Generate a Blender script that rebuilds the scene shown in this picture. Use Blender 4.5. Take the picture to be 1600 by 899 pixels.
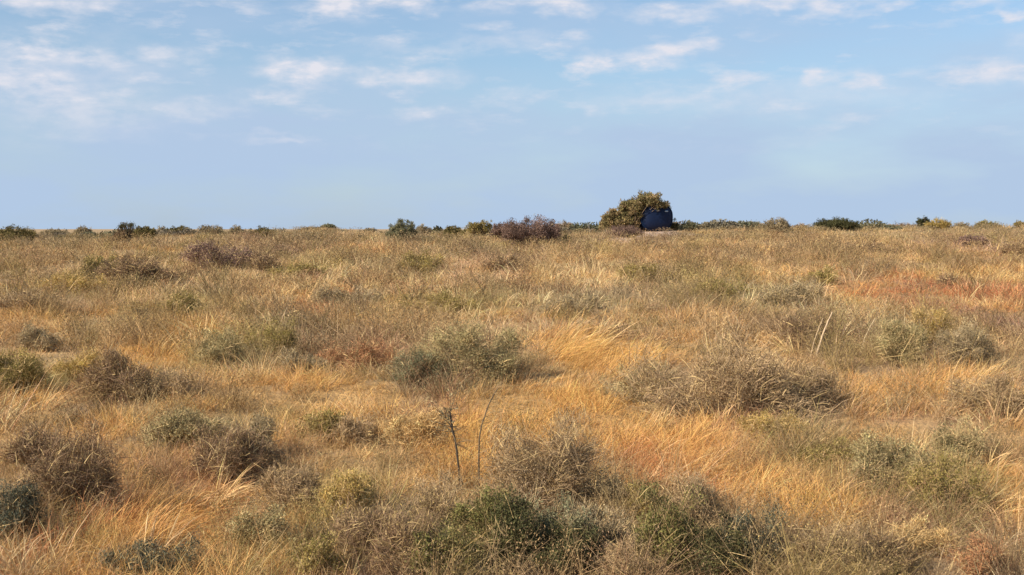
import bpy, math
import numpy as np
from mathutils import Vector

for o in list(bpy.data.objects):
    bpy.data.objects.remove(o, do_unlink=True)
scene = bpy.context.scene
COL = scene.collection
R = math.radians

# ------------------------------------------------------------------ camera
CAMZ = 2.5
F = 1930.0                     # focal length in photo pixels (photo is 1600 wide)
HZ = 358.0                     # photo row of the true horizon
PITCH = math.atan((449.5 - HZ) / F)
cam_data = bpy.data.cameras.new('camera')
cam_data.sensor_width = 36.0
cam_data.lens = 36.0 * F / 1600.0
cam_data.clip_start = 0.1
cam_data.clip_end = 12000.0
cam = bpy.data.objects.new('camera', cam_data)
cam.location = (0, 0, CAMZ)
cam.rotation_euler = (R(90) - PITCH, 0, 0)
COL.objects.link(cam)
scene.camera = cam

# ------------------------------------------------------------------ light
SUN_ELEV = R(34)
SUN_DIR = Vector((-0.80, -0.50, 0.0)).normalized() * math.cos(SUN_ELEV) + Vector((0, 0, math.sin(SUN_ELEV)))
sun_d = bpy.data.lights.new('sun', 'SUN')
sun_d.energy = 5.0
sun_d.angle = R(0.55)
sun_d.color = (1.0, 0.90, 0.76)
sun = bpy.data.objects.new('sun', sun_d)
sun.rotation_euler = SUN_DIR.to_track_quat('Z', 'Y').to_euler()
sun.location = (-30, -20, 40)
COL.objects.link(sun)

SKY_STRENGTH = 0.10
world = bpy.data.worlds.new('World')
scene.world = world
world.use_nodes = True
wt = world.node_tree
wt.nodes.clear()


def N(t, kind, **kw):
    n = t.nodes.new(kind)
    for k, v in kw.items():
        setattr(n, k, v)
    return n


def build_sky(t):
    L = t.links.new
    out = N(t, 'ShaderNodeOutputWorld')
    bg = N(t, 'ShaderNodeBackground')
    bg.inputs['Strength'].default_value = SKY_STRENGTH
    L(bg.outputs[0], out.inputs[0])
    sky = N(t, 'ShaderNodeTexSky', sky_type='NISHITA', sun_disc=False)
    sky.sun_elevation = SUN_ELEV
    sky.sun_rotation = math.atan2(SUN_DIR.x, SUN_DIR.y)
    sky.air_density = 1.0
    sky.dust_density = 0.6
    sky.ozone_density = 1.6
    tc = N(t, 'ShaderNodeTexCoord')
    sep = N(t, 'ShaderNodeSeparateXYZ')
    L(tc.outputs['Generated'], sep.inputs[0])
    # azimuth / elevation coordinates of the sky direction
    az = N(t, 'ShaderNodeMath', operation='ARCTAN2')
    L(sep.outputs['X'], az.inputs[0]); L(sep.outputs['Y'], az.inputs[1])
    el = N(t, 'ShaderNodeMath', operation='ARCSINE')
    L(sep.outputs['Z'], el.inputs[0])
    comb = N(t, 'ShaderNodeCombineXYZ')
    L(az.outputs[0], comb.inputs[0]); L(el.outputs[0], comb.inputs[1])

    def mth(op, a, b=None, c=None, clamp=False):
        n = N(t, 'ShaderNodeMath', operation=op, use_clamp=clamp)
        for i, v in enumerate((a, b, c)):
            if v is None: continue
            if isinstance(v, (int, float)): n.inputs[i].default_value = v
            else: L(v, n.inputs[i])
        return n.outputs[0]

    def noise(scale, detail, sx, sy, off=0.0, rough=0.55):
        mp = N(t, 'ShaderNodeMapping')
        mp.inputs['Scale'].default_value = (sx, sy, 1)
        mp.inputs['Location'].default_value = (off, off * 0.7, off * 1.3)
        L(comb.outputs[0], mp.inputs[0])
        n = N(t, 'ShaderNodeTexNoise')
        n.inputs['Scale'].default_value = scale
        n.inputs['Detail'].default_value = detail
        n.inputs['Roughness'].default_value = rough
        L(mp.outputs[0], n.inputs['Vector'])
        return n
    # warp
    w = noise(30, 4, 1.0, 2.2, 3.1, .55)
    wv = N(t, 'ShaderNodeVectorMath', operation='MULTIPLY_ADD')
    L(w.outputs['Color'], wv.inputs[0])
    wv.inputs[1].default_value = (0.07, 0.026, 0)
    wv.inputs[2].default_value = (-0.035, -0.013, 0)
    pv = N(t, 'ShaderNodeVectorMath', operation='ADD')
    L(comb.outputs[0], pv.inputs[0]); L(wv.outputs[0], pv.inputs[1])
    puffs = [(75, 3, 100, 13, .8), (540, 8, 46, 22, .95), (640, 8, 44, 12, .6), (770, 15, 60, 11, .5), (890, 12, 50, 16, .75),
             (1050, 26, 75, 10, .6), (1200, 5, 90, 11, .75), (1300, 17, 50, 16, .8), (1385, 15, 24, 7, .45), (1572, 25, 15, 11, .7),
             (50, 75, 38, 20, .55), (160, 90, 60, 12, .45), (270, 88, 62, 11, .5), (60, 130, 52, 20, .6), (120, 115, 140, 60, .28),
             (475, 111, 68, 18, 1.0), (430, 150, 55, 13, .6), (635, 122, 88, 16, .7), (660, 78, 120, 16, .3), (820, 70, 95, 15, .3),
             (325, 172, 65, 13, .4), (650, 180, 36, 14, .55), (815, 155, 44, 12, .5), (920, 108, 30, 13, .85), (1000, 92, 78, 12, .6),
             (1080, 77, 40, 13, .85), (1270, 118, 26, 15, .6), (1345, 125, 34, 13, .6), (1560, 112, 60, 17, .6), (1240, 155, 200, 24, .25),
             (1030, 155, 120, 15, .3), (420, 215, 65, 6, .3), (120, 175, 160, 28, .28), (920, 175, 22, 10, .35),
             (-180, 60, 120, 20, .7), (-260, 150, 140, 20, .5), (1750, 60, 110, 22, .7), (1880, 150, 160, 18, .5), (1700, 10, 80, 12, .6),
             (300, -70, 160, 26, .8), (900, -90, 220, 30, .8), (1400, -60, 140, 20, .7)]
    acc = None
    for (px, py, rx, ry, s) in puffs:
        u = math.atan((px - 800) / F)
        v = math.atan((HZ - py) / F * math.cos(u))
        a, b = rx / F * 1.55, ry / F * 1.75
        e = N(t, 'ShaderNodeVectorMath', operation='MULTIPLY_ADD')
        L(pv.outputs[0], e.inputs[0])
        e.inputs[1].default_value = (1 / a, 1 / b, 0)
        e.inputs[2].default_value = (-u / a, -v / b, 0)
        ln = N(t, 'ShaderNodeVectorMath', operation='LENGTH')
        L(e.outputs[0], ln.inputs[0])
        mr = N(t, 'ShaderNodeMapRange', interpolation_type='SMOOTHSTEP')
        mr.inputs['From Min'].default_value = 1.0
        mr.inputs['From Max'].default_value = 0.1
        mr.inputs['To Max'].default_value = s
        L(ln.outputs['Value'], mr.inputs['Value'])
        acc = mr.outputs[0] if acc is None else mth('ADD', acc, mr.outputs[0])
    tex = noise(40, 5, 1.0, 2.4, 7.7, 0.56)
    tx = N(t, 'ShaderNodeMapRange')
    tx.inputs['From Min'].default_value = 0.30; tx.inputs['From Max'].default_value = 0.66
    tx.inputs['To Min'].default_value = 0.12; tx.inputs['To Max'].default_value = 1.3
    L(tex.outputs['Fac'], tx.inputs['Value'])
    wn = noise(15, 7, 1.0, 3.6, 2.2, 0.62)
    wm = N(t, 'ShaderNodeMapRange')
    wm.inputs['From Min'].default_value = 0.52; wm.inputs['From Max'].default_value = 0.72
    wm.inputs['To Max'].default_value = 0.6
    L(wn.outputs['Fac'], wm.inputs['Value'])
    we = N(t, 'ShaderNodeMapRange', interpolation_type='SMOOTHSTEP')
    we.inputs['From Min'].default_value = 0.045; we.inputs['From Max'].default_value = 0.11
    L(el.outputs[0], we.inputs['Value'])
    acc = mth('ADD', acc, mth('MULTIPLY', wm.outputs[0], we.outputs[0]))
    dens = mth('MULTIPLY', acc, tx.outputs[0], clamp=True)
    # thin high veil that thickens toward the horizon
    elv = N(t, 'ShaderNodeMapRange', interpolation_type='SMOOTHSTEP')
    elv.inputs['From Min'].default_value = 0.19; elv.inputs['From Max'].default_value = 0.03
    elv.inputs['To Min'].default_value = 0.22; elv.inputs['To Max'].default_value = 0.9
    L(el.outputs[0], elv.inputs['Value'])
    vn = noise(5.5, 5, 1.0, 3.4, 1.3, 0.5)
    vm = N(t, 'ShaderNodeMapRange')
    vm.inputs['From Min'].default_value = 0.3; vm.inputs['From Max'].default_value = 0.7
    vm.inputs['To Min'].default_value = -0.25; vm.inputs['To Max'].default_value = 0.40
    L(vn.outputs['Fac'], vm.inputs['Value'])
    veil = mth('ADD', elv.outputs[0], vm.outputs[0], clamp=True)
    # broad blue-tinted air
    tint = N(t, 'ShaderNodeMix', data_type='RGBA', blend_type='MULTIPLY')
    tint.inputs['Factor'].default_value = 1.0
    L(sky.outputs[0], tint.inputs['A'])
    tint.inputs['B'].default_value = SKY_TINT
    m1 = N(t, 'ShaderNodeMix', data_type='RGBA')
    L(veil, m1.inputs['Factor']); L(tint.outputs['Result'], m1.inputs['A'])
    m1.inputs['B'].default_value = VEIL
    m2 = N(t, 'ShaderNodeMix', data_type='RGBA')
    L(dens, m2.inputs['Factor']); L(m1.outputs['Result'], m2.inputs['A'])
    m2.inputs['B'].default_value = CLOUD
    L(m2.outputs['Result'], bg.inputs['Color'])


SKY_TINT = (0.80, 0.90, 0.99, 1)
VEIL = (3.3, 4.28, 5.7, 1)
CLOUD = (5.7, 5.72, 6.25, 1)
build_sky(wt)
scene.view_settings.view_transform = 'Standard'
scene.view_settings.look = 'None'
scene.view_settings.exposure = 0.45
scene.view_settings.gamma = 1.0
scene.view_settings.use_curve_mapping = False
scene.cycles.max_bounces = 5
scene.cycles.diffuse_bounces = 3
scene.cycles.transmission_bounces = 3
scene.cycles.sample_clamp_indirect = 3.0


# ------------------------------------------------------------------ numeric helpers
def hash2(ix, iy, seed):
    n = (ix.astype(np.int64) * 374761393 + iy.astype(np.int64) * 668265263 + seed * 974634777) & 0xffffffff
    n = ((n ^ (n >> 13)) * 1274126177) & 0xffffffff
    return ((n ^ (n >> 16)) & 0xffffff) / float(0xffffff)


def vnoise(x, y, seed=0):
    x = np.asarray(x, float); y = np.asarray(y, float)
    ix = np.floor(x); iy = np.floor(y)
    fx = x - ix; fy = y - iy
    fx = fx * fx * (3 - 2 * fx); fy = fy * fy * (3 - 2 * fy)
    a = hash2(ix, iy, seed); b = hash2(ix + 1, iy, seed)
    c = hash2(ix, iy + 1, seed); d = hash2(ix + 1, iy + 1, seed)
    return (a * (1 - fx) + b * fx) * (1 - fy) + (c * (1 - fx) + d * fx) * fy


def fbm(x, y, seed=0, octs=4, gain=0.5):
    s = 0; a = 1; t = 0
    for i in range(octs):
        s = s + a * vnoise(x * 2 ** i, y * 2 ** i, seed + i * 17)
        t += a; a *= gain
    return s / t


def sstep(a, b, x):
    t = np.clip((x - a) / (b - a), 0, 1)
    return t * t * (3 - 2 * t)


# ------------------------------------------------------------------ the lie of the land
PROF_Y = np.array([-40, -5, 0, 5, 9, 15, 25, 40, 60, 80, 84, 92, 110, 150, 300, 1000, 9000], float)
PROF_Z = np.array([-2.9, -2.65, -2.6, -2.55, -2.5, -2.18, -2.05, -1.66, -0.95, -0.30, -0.28, -0.42, -0.9, -1.15, -1.3, -1.6, -1.6], float)
CR_PX = np.array([-400, 0, 50, 150, 200, 350, 430, 500, 545, 620, 760, 800, 870, 905, 960, 1060, 1200, 1350, 1480, 1600, 2000], float)
CR_PY = np.array([376, 378, 376, 375, 373, 370, 371, 360, 365, 369, 368, 370, 370, 364, 364, 363, 361, 361, 360, 360, 360], float)
# smooth (monotone-ish) table of the profile
_ty = np.linspace(-40, 200, 1201)
_tz = np.interp(_ty, PROF_Y, PROF_Z)
_k = np.exp(-np.linspace(-2, 2, 41) ** 2); _k /= _k.sum()
_tzs = np.convolve(np.pad(_tz, 20, mode='edge'), _k, mode='valid')


def H(x, y):
    x = np.asarray(x, float); y = np.asarray(y, float)
    z = np.where(y < 199, np.interp(y, _ty, _tzs), np.interp(y, PROF_Y, PROF_Z)) + CAMZ
    px = 800 + x / 80.0 * F
    off = (HZ - np.interp(px, CR_PX, CR_PY)) / F * 80.0 + 0.30
    z = z + off * sstep(45, 78, y) * (1 - sstep(84, 120, y))
    z = z + .20 * np.exp(-(((x - 8.7) / 2.6) ** 2 + ((y - 76.4) / 1.8) ** 2) ** 2)
    amp = 1 - sstep(200, 400, y)
    z = z + amp * (0.30 * (fbm(x / 5.0, y / 5.0, 5, 3) - 0.5) + 0.10 * (fbm(x / 1.3, y / 1.3, 9, 2) - 0.5)) * sstep(0, 9, np.abs(y) + 2)
    return z


def project(x, y, z):
    c, s = math.cos(PITCH), math.sin(PITCH)
    dz = z - CAMZ
    fwd = y * c - dz * s
    up = y * s + dz * c
    return 800 + F * x / fwd, 449.5 - F * up / fwd


def unproject(px, py):
    """first hit of the pixel's ray with the land -> x, y, z"""
    c, s = math.cos(PITCH), math.sin(PITCH)
    u = (px - 800) / F; v = (449.5 - py) / F
    dx, dy, dz = u, c + v * s, -s + v * c
    t = np.linspace(4, 95, 4000)
    x = dx * t; y = dy * t; z = CAMZ + dz * t
    below = z < H(x, y)
    i = int(np.argmax(below)) if below.any() else 3300
    return float(x[i]), float(y[i]), float(H(x[i], y[i]))


# ------------------------------------------------------------------ mesh writers
def np_mesh(name, co, faces_flat, starts, col=None, smooth=False):
    me = bpy.data.meshes.new(name)
    me.vertices.add(len(co)); me.vertices.foreach_set('co', np.ascontiguousarray(co, np.float32).ravel())
    me.loops.add(len(faces_flat)); me.loops.foreach_set('vertex_index', np.ascontiguousarray(faces_flat, np.int32))
    me.polygons.add(len(starts)); me.polygons.foreach_set('loop_start', np.ascontiguousarray(starts, np.int32))
    if smooth:
        me.polygons.foreach_set('use_smooth', np.ones(len(starts), bool))
    me.update(calc_edges=True)
    if col is not None:
        a = me.attributes.new('Tone', 'FLOAT_COLOR', 'POINT')
        c4 = np.ones((len(co), 4), np.float32); c4[:, :3] = col
        a.data.foreach_set('color', c4.ravel())
    return me


class Geo:
    """collects vertices / faces / tones as numpy blocks"""
    def __init__(s):
        s.co = []; s.col = []; s.ff = []; s.fn = []; s.n = 0

    def add(s, co, faces, col):
        # co (M,3); faces list of (K,n) int arrays; col (M,3)
        s.co.append(co); s.col.append(col)
        for f in faces:
            s.ff.append((f + s.n).ravel()); s.fn.append(np.full(len(f), f.shape[1]))
        s.n += len(co)

    def mesh(s, name, smooth=False):
        fn = np.concatenate(s.fn)
        starts = np.concatenate([[0], np.cumsum(fn)[:-1]])
        return np_mesh(name, np.concatenate(s.co), np.concatenate(s.ff), starts, np.concatenate(s.col), smooth)


def ribbons(g, root, d, L, W, droop, col, rng, tipcol=None, seg=3):
    """curved tapering blades; root,d (N,3); L,W,droop (N,)"""
    n = len(root)
    if n == 0: return
    ang = rng.uniform(0, 2 * np.pi, n)
    r = np.stack([np.cos(ang), np.sin(ang), 0.15 * rng.standard_normal(n)], 1)
    side = np.cross(d, r); side /= np.linalg.norm(side, axis=1, keepdims=True) + 1e-9
    ts = np.linspace(0, 1, seg + 1)
    wprof = np.interp(ts, [0, .4, .75, 1], [.8, 1, .7, 0])
    hd = d.copy(); hd[:, 2] = 0
    hn = np.linalg.norm(hd, axis=1, keepdims=True) + 1e-6; hd /= hn
    vs = []; cs = []
    for i, t in enumerate(ts):
        p = root + d * (L * t)[:, None]
        p = p + hd * (droop * L * t * t * 0.6)[:, None]
        p[:, 2] -= droop * L * t * t * 0.55
        cc = col if tipcol is None else col * (1 - t) + tipcol * t
        if i < seg:
            o = side * (W * wprof[i] * 0.5)[:, None]
            vs += [p - o, p + o]; cs += [cc, cc]
        else:
            vs += [p]; cs += [cc]
    co = np.stack(vs, 1).reshape(-1, 3)
    cl = np.stack(cs, 1).reshape(-1, 3)
    m = 2 * seg + 1
    b = (np.arange(n) * m)[:, None]
    fs = []
    for i in range(seg - 1):
        k = 2 * i
        fs.append(b + np.array([[k, k + 1, k + 3, k + 2]]))
    k = 2 * (seg - 1)
    fs.append(b + np.array([[k, k + 1, k + 2]]))
    g.add(co, fs, cl)


def tubes(g, P, rad, col, sides=3):
    """P (N,K,3) polylines, rad (N,K)"""
    n, K, _ = P.shape
    if n == 0: return
    tan = np.gradient(P, axis=1)
    tan /= np.linalg.norm(tan, axis=2, keepdims=True) + 1e-9
    ref = np.array([0.31, 0.87, 0.38])
    a = np.cross(tan, ref); a /= np.linalg.norm(a, axis=2, keepdims=True) + 1e-9
    b = np.cross(tan, a)
    vs = []
    for s in range(sides):
        th = 2 * np.pi * s / sides
        vs.append(P + (a * math.cos(th) + b * math.sin(th)) * rad[:, :, None])
    co = np.stack(vs, 2).reshape(-1, 3)                # n,K,sides
    base = (np.arange(n) * K * sides)[:, None]
    fs = []
    for k in range(K - 1):
        for s in range(sides):
            s2 = (s + 1) % sides
            fs.append(base + np.array([[k * sides + s, k * sides + s2, (k + 1) * sides + s2, (k + 1) * sides + s]]))
    cl = np.repeat(col, K * sides, axis=0) if col.ndim == 2 else np.tile(col, (n * K * sides, 1))
    g.add(co, fs, cl)


def leaves(g, P, nrm_bias, size, aspect, col, rng):
    """small diamond leaves, slightly folded"""
    n = len(P)
    if n == 0: return
    d = rng.standard_normal((n, 3)); d += nrm_bias
    d /= np.linalg.norm(d, axis=1, keepdims=True)
    r = rng.standard_normal((n, 3))
    s = np.cross(d, r); s /= np.linalg.norm(s, axis=1, keepdims=True) + 1e-9
    up = np.cross(s, d)
    L = size[:, None]; Wd = (size * aspect)[:, None]
    v0 = P - d * L * 0.5; v2 = P + d * L * 0.5
    v1 = P + s * Wd * 0.5 + up * Wd * 0.15; v3 = P - s * Wd * 0.5 + up * Wd * 0.15
    co = np.stack([v0, v1, v2, v3], 1).reshape(-1, 3)
    b = (np.arange(n) * 4)[:, None]
    g.add(co, [b + np.array([[0, 1, 2]]), b + np.array([[0, 2, 3]])], np.repeat(col, 4, axis=0))


def link(name, me, mat, parent=None, loc=(0, 0, 0)):
    o = bpy.data.objects.new(name, me)
    COL.objects.link(o)
    o.location = loc
    if mat: me.materials.append(mat)
    if parent: o.parent = parent
    return o


def tag(o, label=None, cat=None, group=None, kind=None):
    if label: o['label'] = label
    if cat: o['category'] = cat
    if group: o['group'] = group
    if kind: o['kind'] = kind
    return o


# ------------------------------------------------------------------ materials
def plant_mat(name, transl=0.25, rough=0.85, vary=0.25, vscale=40.0):
    m = bpy.data.materials.new(name); m.use_nodes = True
    t = m.node_tree; t.nodes.clear(); L = t.links.new
    out = N(t, 'ShaderNodeOutputMaterial')
    at = N(t, 'ShaderNodeAttribute', attribute_name='Tone')
    geo = N(t, 'ShaderNodeNewGeometry')
    no = N(t, 'ShaderNodeTexNoise'); no.inputs['Scale'].default_value = vscale; no.inputs['Detail'].default_value = 2
    L(geo.outputs['Position'], no.inputs['Vector'])
    mr = N(t, 'ShaderNodeMapRange')
    mr.inputs['From Min'].default_value = 0.3; mr.inputs['From Max'].default_value = 0.7
    mr.inputs['To Min'].default_value = 1 - vary; mr.inputs['To Max'].default_value = 1 + vary
    L(no.outputs['Fac'], mr.inputs['Value'])
    mul = N(t, 'ShaderNodeVectorMath', operation='SCALE')
    L(at.outputs['Color'], mul.inputs[0]); L(mr.outputs[0], mul.inputs['Scale'])
    df = N(t, 'ShaderNodeBsdfPrincipled')
    df.inputs['Roughness'].default_value = rough
    df.inputs['Specular IOR Level'].default_value = 0.2
    L(mul.outputs[0], df.inputs['Base Color'])
    if transl > 0:
        tr = N(t, 'ShaderNodeBsdfTranslucent'); L(mul.outputs[0], tr.inputs['Color'])
        mx = N(t, 'ShaderNodeMixShader'); mx.inputs[0].default_value = transl
        L(df.outputs[0], mx.inputs[1]); L(tr.outputs[0], mx.inputs[2]); L(mx.outputs[0], out.inputs[0])
    else:
        L(df.outputs[0], out.inputs[0])
    return m


M_GRASS = plant_mat('dry_grass', 0.22)
M_LEAF = plant_mat('leaves', 0.14)
M_TWIG = plant_mat('twigs', 0.0)
M_STALK = plant_mat('stalk', 0.0, 0.7)


def ground_mat():
    m = bpy.data.materials.new('ground'); m.use_nodes = True
    t = m.node_tree; L = t.links.new
    bs = t.nodes['Principled BSDF']
    at = N(t, 'ShaderNodeAttribute', attribute_name='Tone')
    geo = N(t, 'ShaderNodeNewGeometry')
    n1 = N(t, 'ShaderNodeTexNoise'); n1.inputs['Scale'].default_value = 3.0; n1.inputs['Detail'].default_value = 8
    n1.inputs['Roughness'].default_value = 0.7
    L(geo.outputs['Position'], n1.inputs['Vector'])
    cr = N(t, 'ShaderNodeMapRange')
    cr.inputs['From Min'].default_value = 0.3; cr.inputs['From Max'].default_value = 0.7
    cr.inputs['To Min'].default_value = 0.55; cr.inputs['To Max'].default_value = 1.4
    L(n1.outputs['Fac'], cr.inputs['Value'])
    sc = N(t, 'ShaderNodeVectorMath', operation='SCALE')
    L(at.outputs['Color'], sc.inputs[0]); L(cr.outputs[0], sc.inputs['Scale'])
    L(sc.outputs[0], bs.inputs['Base Color'])
    bs.inputs['Roughness'].default_value = 0.95
    n2 = N(t, 'ShaderNodeTexNoise'); n2.inputs['Scale'].default_value = 18.0; n2.inputs['Detail'].default_value = 8
    L(geo.outputs['Position'], n2.inputs['Vector'])
    bp = N(t, 'ShaderNodeBump'); bp.inputs['Strength'].default_value = 0.8; bp.inputs['Distance'].default_value = 0.08
    L(n2.outputs['Fac'], bp.inputs['Height']); L(bp.outputs[0], bs.inputs['Normal'])
    return m


# ------------------------------------------------------------------ vegetation patches (kinds of plants, on the land)
C = dict(
    ochre=(.63, .40, .135), straw=(.65, .50, .25), tan=(.56, .405, .205), brown=(.38, .27, .145), greybrown=(.40, .315, .20),
    rust=(.50, .22, .10), redbrown=(.40, .215, .12), purple=(.38, .265, .20), olive=(.36, .31, .13), green=(.27, .265, .10),
    sage=(.39, .355, .20), dark=(.13, .14, .08), pink=(.60, .42, .27), orange=(.63, .385, .135), bluegrey=(.19, .22, .19), yellowgreen=(.47, .40, .14))
for _k in C: C[_k] = tuple(a * b for a, b in zip(C[_k], (.89, .805, .76)))
# px, py, rx, ry, tone, weight, height factor, lean to the right, density
PATCH = [
    (900, 650, 230, 75, 'ochre', 1.0, .75, .25, 1.1), (930, 545, 120, 40, 'ochre', 1.0, 1.1, .9, 1.2), (1080, 715, 130, 50, 'orange', 1.0, .9, .5, 1.1),
    (720, 700, 120, 50, 'ochre', .9, .8, .1, 1), (240, 535, 110, 35, 'ochre', .9, 1, .1, 1), (190, 810, 120, 75, 'orange', 1.0, 1.0, .7, 1.1),
    (50, 620, 70, 25, 'ochre', .7, .9, .2, 1), (1570, 620, 80, 60, 'ochre', 1.0, 1.2, .8, 1.2), (1575, 760, 70, 100, 'orange', .95, 1.2, .9, 1.2),
    (1230, 790, 50, 60, 'ochre', .9, 1, .1, 1), (1370, 600, 140, 30, 'orange', .75, .8, .3, 1), (480, 620, 120, 28, 'ochre', .6, .8, .3, 1),
    (560, 650, 80, 40, 'ochre', .6, .9, .2, 1), (1330, 650, 90, 40, 'orange', .5, .9, .2, 1),
    (1390, 457, 60, 24, 'rust', 1.05, .75, 0, 1.1), (1330, 445, 60, 25, 'orange', .5, .6, 0, 1), (1530, 452, 120, 28, 'rust', .75, .8, 0, 1.1),
    (1590, 500, 60, 40, 'purple', 1.1, .9, 0, 1), (530, 465, 60, 22, 'rust', .45, .7, 0, 1), (1490, 490, 60, 22, 'redbrown', .5, .7, 0, 1),
    (565, 555, 60, 22, 'redbrown', .75, .9, 0, 1), (250, 735, 60, 26, 'redbrown', .7, .9, 0, 1), (50, 848, 40, 18, 'rust', .8, .8, 0, 1),
    (330, 735, 50, 30, 'redbrown', .6, .9, 0, 1), (1040, 750, 60, 26, 'rust', .5, .9, .2, 1), (1120, 655, 40, 18, 'redbrown', .8, .8, 0, 1),
    (20, 590, 80, 28, 'olive', .9, 1, 0, 1), (540, 770, 80, 35, 'yellowgreen', .9, .8, 0, 1), (740, 850, 110, 50, 'green', .8, .8, 0, 1),
    (1040, 850, 80, 60, 'green', .7, .8, 0, 1), (690, 590, 80, 30, 'sage', .7, .9, 0, 1), (1005, 605, 45, 25, 'sage', .7, .8, 0, 1),
    (1130, 445, 90, 26, 'olive', .6, .8, 0, 1), (1210, 470, 80, 26, 'sage', .55, .8, 0, 1), (1420, 740, 150, 60, 'olive', .6, .8, 0, 1),
    (1400, 525, 70, 30, 'sage', .6, .8, 0, 1), (300, 655, 80, 28, 'sage', .6, .9, 0, 1), (370, 545, 80, 30, 'olive', .6, .9, 0, 1),
    (640, 860, 70, 50, 'green', .5, .8, 0, 1), (380, 870, 120, 50, 'olive', .5, .9, 0, 1), (680, 470, 160, 26, 'olive', .35, .8, 0, 1),
    (110, 450, 90, 22, 'yellowgreen', .4, .8, 0, 1), (260, 480, 80, 22, 'olive', .5, .8, 0, 1), (600, 430, 200, 22, 'straw', .6, 1.1, 0, 1),
    (960, 420, 140, 24, 'straw', .6, 1.1, 0, 1), (480, 415, 60, 16, 'yellowgreen', .4, 1, 0, 1), (360, 395, 110, 14, 'purple', .6, .8, 0, 1),
    (760, 420, 60, 26, 'pink', .5, 1, 0, 1), (900, 470, 90, 24, 'sage', .5, .8, 0, 1), (1520, 385, 50, 9, 'purple', .7, .7, 0, 1),
    (180, 620, 70, 30, 'greybrown', .7, .8, 0, 1), (1180, 610, 150, 45, 'greybrown', .6, .8, 0, 1), (110, 740, 110, 50, 'brown', .6, .9, 0, 1),
    (620, 820, 80, 40, 'greybrown', .6, .9, 0, 1), (860, 790, 110, 50, 'greybrown', .6, .8, 0, 1), (1180, 870, 90, 40, 'brown', .6, .8, 0, 1),
    (1330, 870, 110, 40, 'greybrown', .6, .8, 0, 1), (1530, 870, 80, 40, 'redbrown', .4, .9, 0, 1), (1550, 850, 60, 30, 'orange', .5, 1, .3, 1),
    (1080, 395, 200, 14, 'brown', .4, .7, 0, 1), (60, 400, 120, 14, 'brown', .3, .8, 0, 1), (1340, 400, 200, 20, 'tan', .5, .7, 0, 1),
    (985, 375, 55, 5, 'pink', 1.2, .35, 0, .35), (1040, 363, 40, 4, 'pink', 1.2, .2, 0, .1), (110, 368, 60, 5, 'greybrown', .9, .6, 0, 1),
    (660, 370, 50, 5, 'greybrown', .9, .6, 0, 1), (1480, 352, 40, 6, 'straw', .6, .8, 0, 1),
]
_fx, _fy, _ = unproject(800, 893)
_PW = [(_fx, _fy, 1.5, 1.1, np.array(C['greybrown']), .9, .45, 0, .6), (_fx + 1.35, _fy, .8, .9, np.array(C['greybrown']), .8, .5, 0, .6), ((1020 - 800) / F * 76, 74.3, 2.4, 1.9, np.array(C['pink']), 1.6, .25, 0, .06)]
for (px, py, rx, ry, tn, w, hf, ln, de) in PATCH:
    cx, cy, cz = unproject(px, py + ry * 0.35)
    _, y_far, _ = unproject(px, max(py - ry * .65, 364 if px < 940 else 360))
    _, y_near, _ = unproject(px, py + ry * 1.35)
    ey = max((y_far - y_near) * 0.5, 1.0)
    _PW.append((cx, (y_far + y_near) / 2, rx * cy / F, ey, np.array(C[tn]), w, hf, ln, de))


def veg_field(x, y, rng):
    n = len(x)
    nx = x + 1.6 * (fbm(x / 1.5, y / 1.5, 31, 3) - .5); ny = y + 2.6 * (fbm(x / 1.7, y / 1.7, 47, 3) - .5)
    a = fbm(x / 3.5, y / 4.5, 61, 3); b = fbm(x / 2.0, y / 3.0, 71, 3); c = fbm(x / 1.1, y / 1.6, 81, 2)
    w = np.stack([np.full(n, .55), np.clip((a - .45) * 5, 0, 1), np.clip((b - .52) * 4, 0, 1) * .9,
                  np.clip((.44 - b) * 4, 0, 1) * .9, np.clip((c - .58) * 4, 0, 1) * .9, np.clip((.38 - c) * 5, 0, 1) * .6], 1)
    base = np.array([C['tan'], C['ochre'], C['greybrown'], C['straw'], C['olive'], C['redbrown']])
    w = w / w.sum(1, keepdims=True)
    # each blade belongs to one kind, drawn with these odds, then softened
    cum = np.cumsum(w, 1); pick = (rng.random(n)[:, None] > cum).sum(1).clip(0, 5)
    col = 0.55 * base[pick] + 0.45 * (w @ base)
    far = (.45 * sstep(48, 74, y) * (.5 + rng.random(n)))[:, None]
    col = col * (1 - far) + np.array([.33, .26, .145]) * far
    hf = np.ones(n) * (0.8 + 0.5 * (a - .5) + .5 * (c - .5)); ln = np.full(n, .05) + .5 * (fbm(x / 3, y / 3, 91, 2) - .5); de = np.ones(n)
    for (cx, cy, rx, ry, cc, wt_, h_, l_, d_) in _PW:
        near = (np.abs(nx - cx) < rx * 1.6) & (np.abs(ny - cy) < ry * 1.6)
        if not near.any(): continue
        q = np.sqrt(((nx[near] - cx) / rx) ** 2 + ((ny[near] - cy) / ry) ** 2)
        k = np.clip(wt_ * (1 - sstep(.55, 1.35, q)), 0, 1)
        hit = rng.random(near.sum())
        kk = np.clip(k * 0.25 + 0.75 * (hit < k), 0, 1)[:, None]
        col[near] = col[near] * (1 - kk) + cc * kk
        hf[near] = hf[near] * (1 - k) + h_ * k
        ln[near] = ln[near] * (1 - k) + l_ * k
        de[near] = de[near] * (1 - k) + d_ * k
    return col, hf, ln, de


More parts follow.
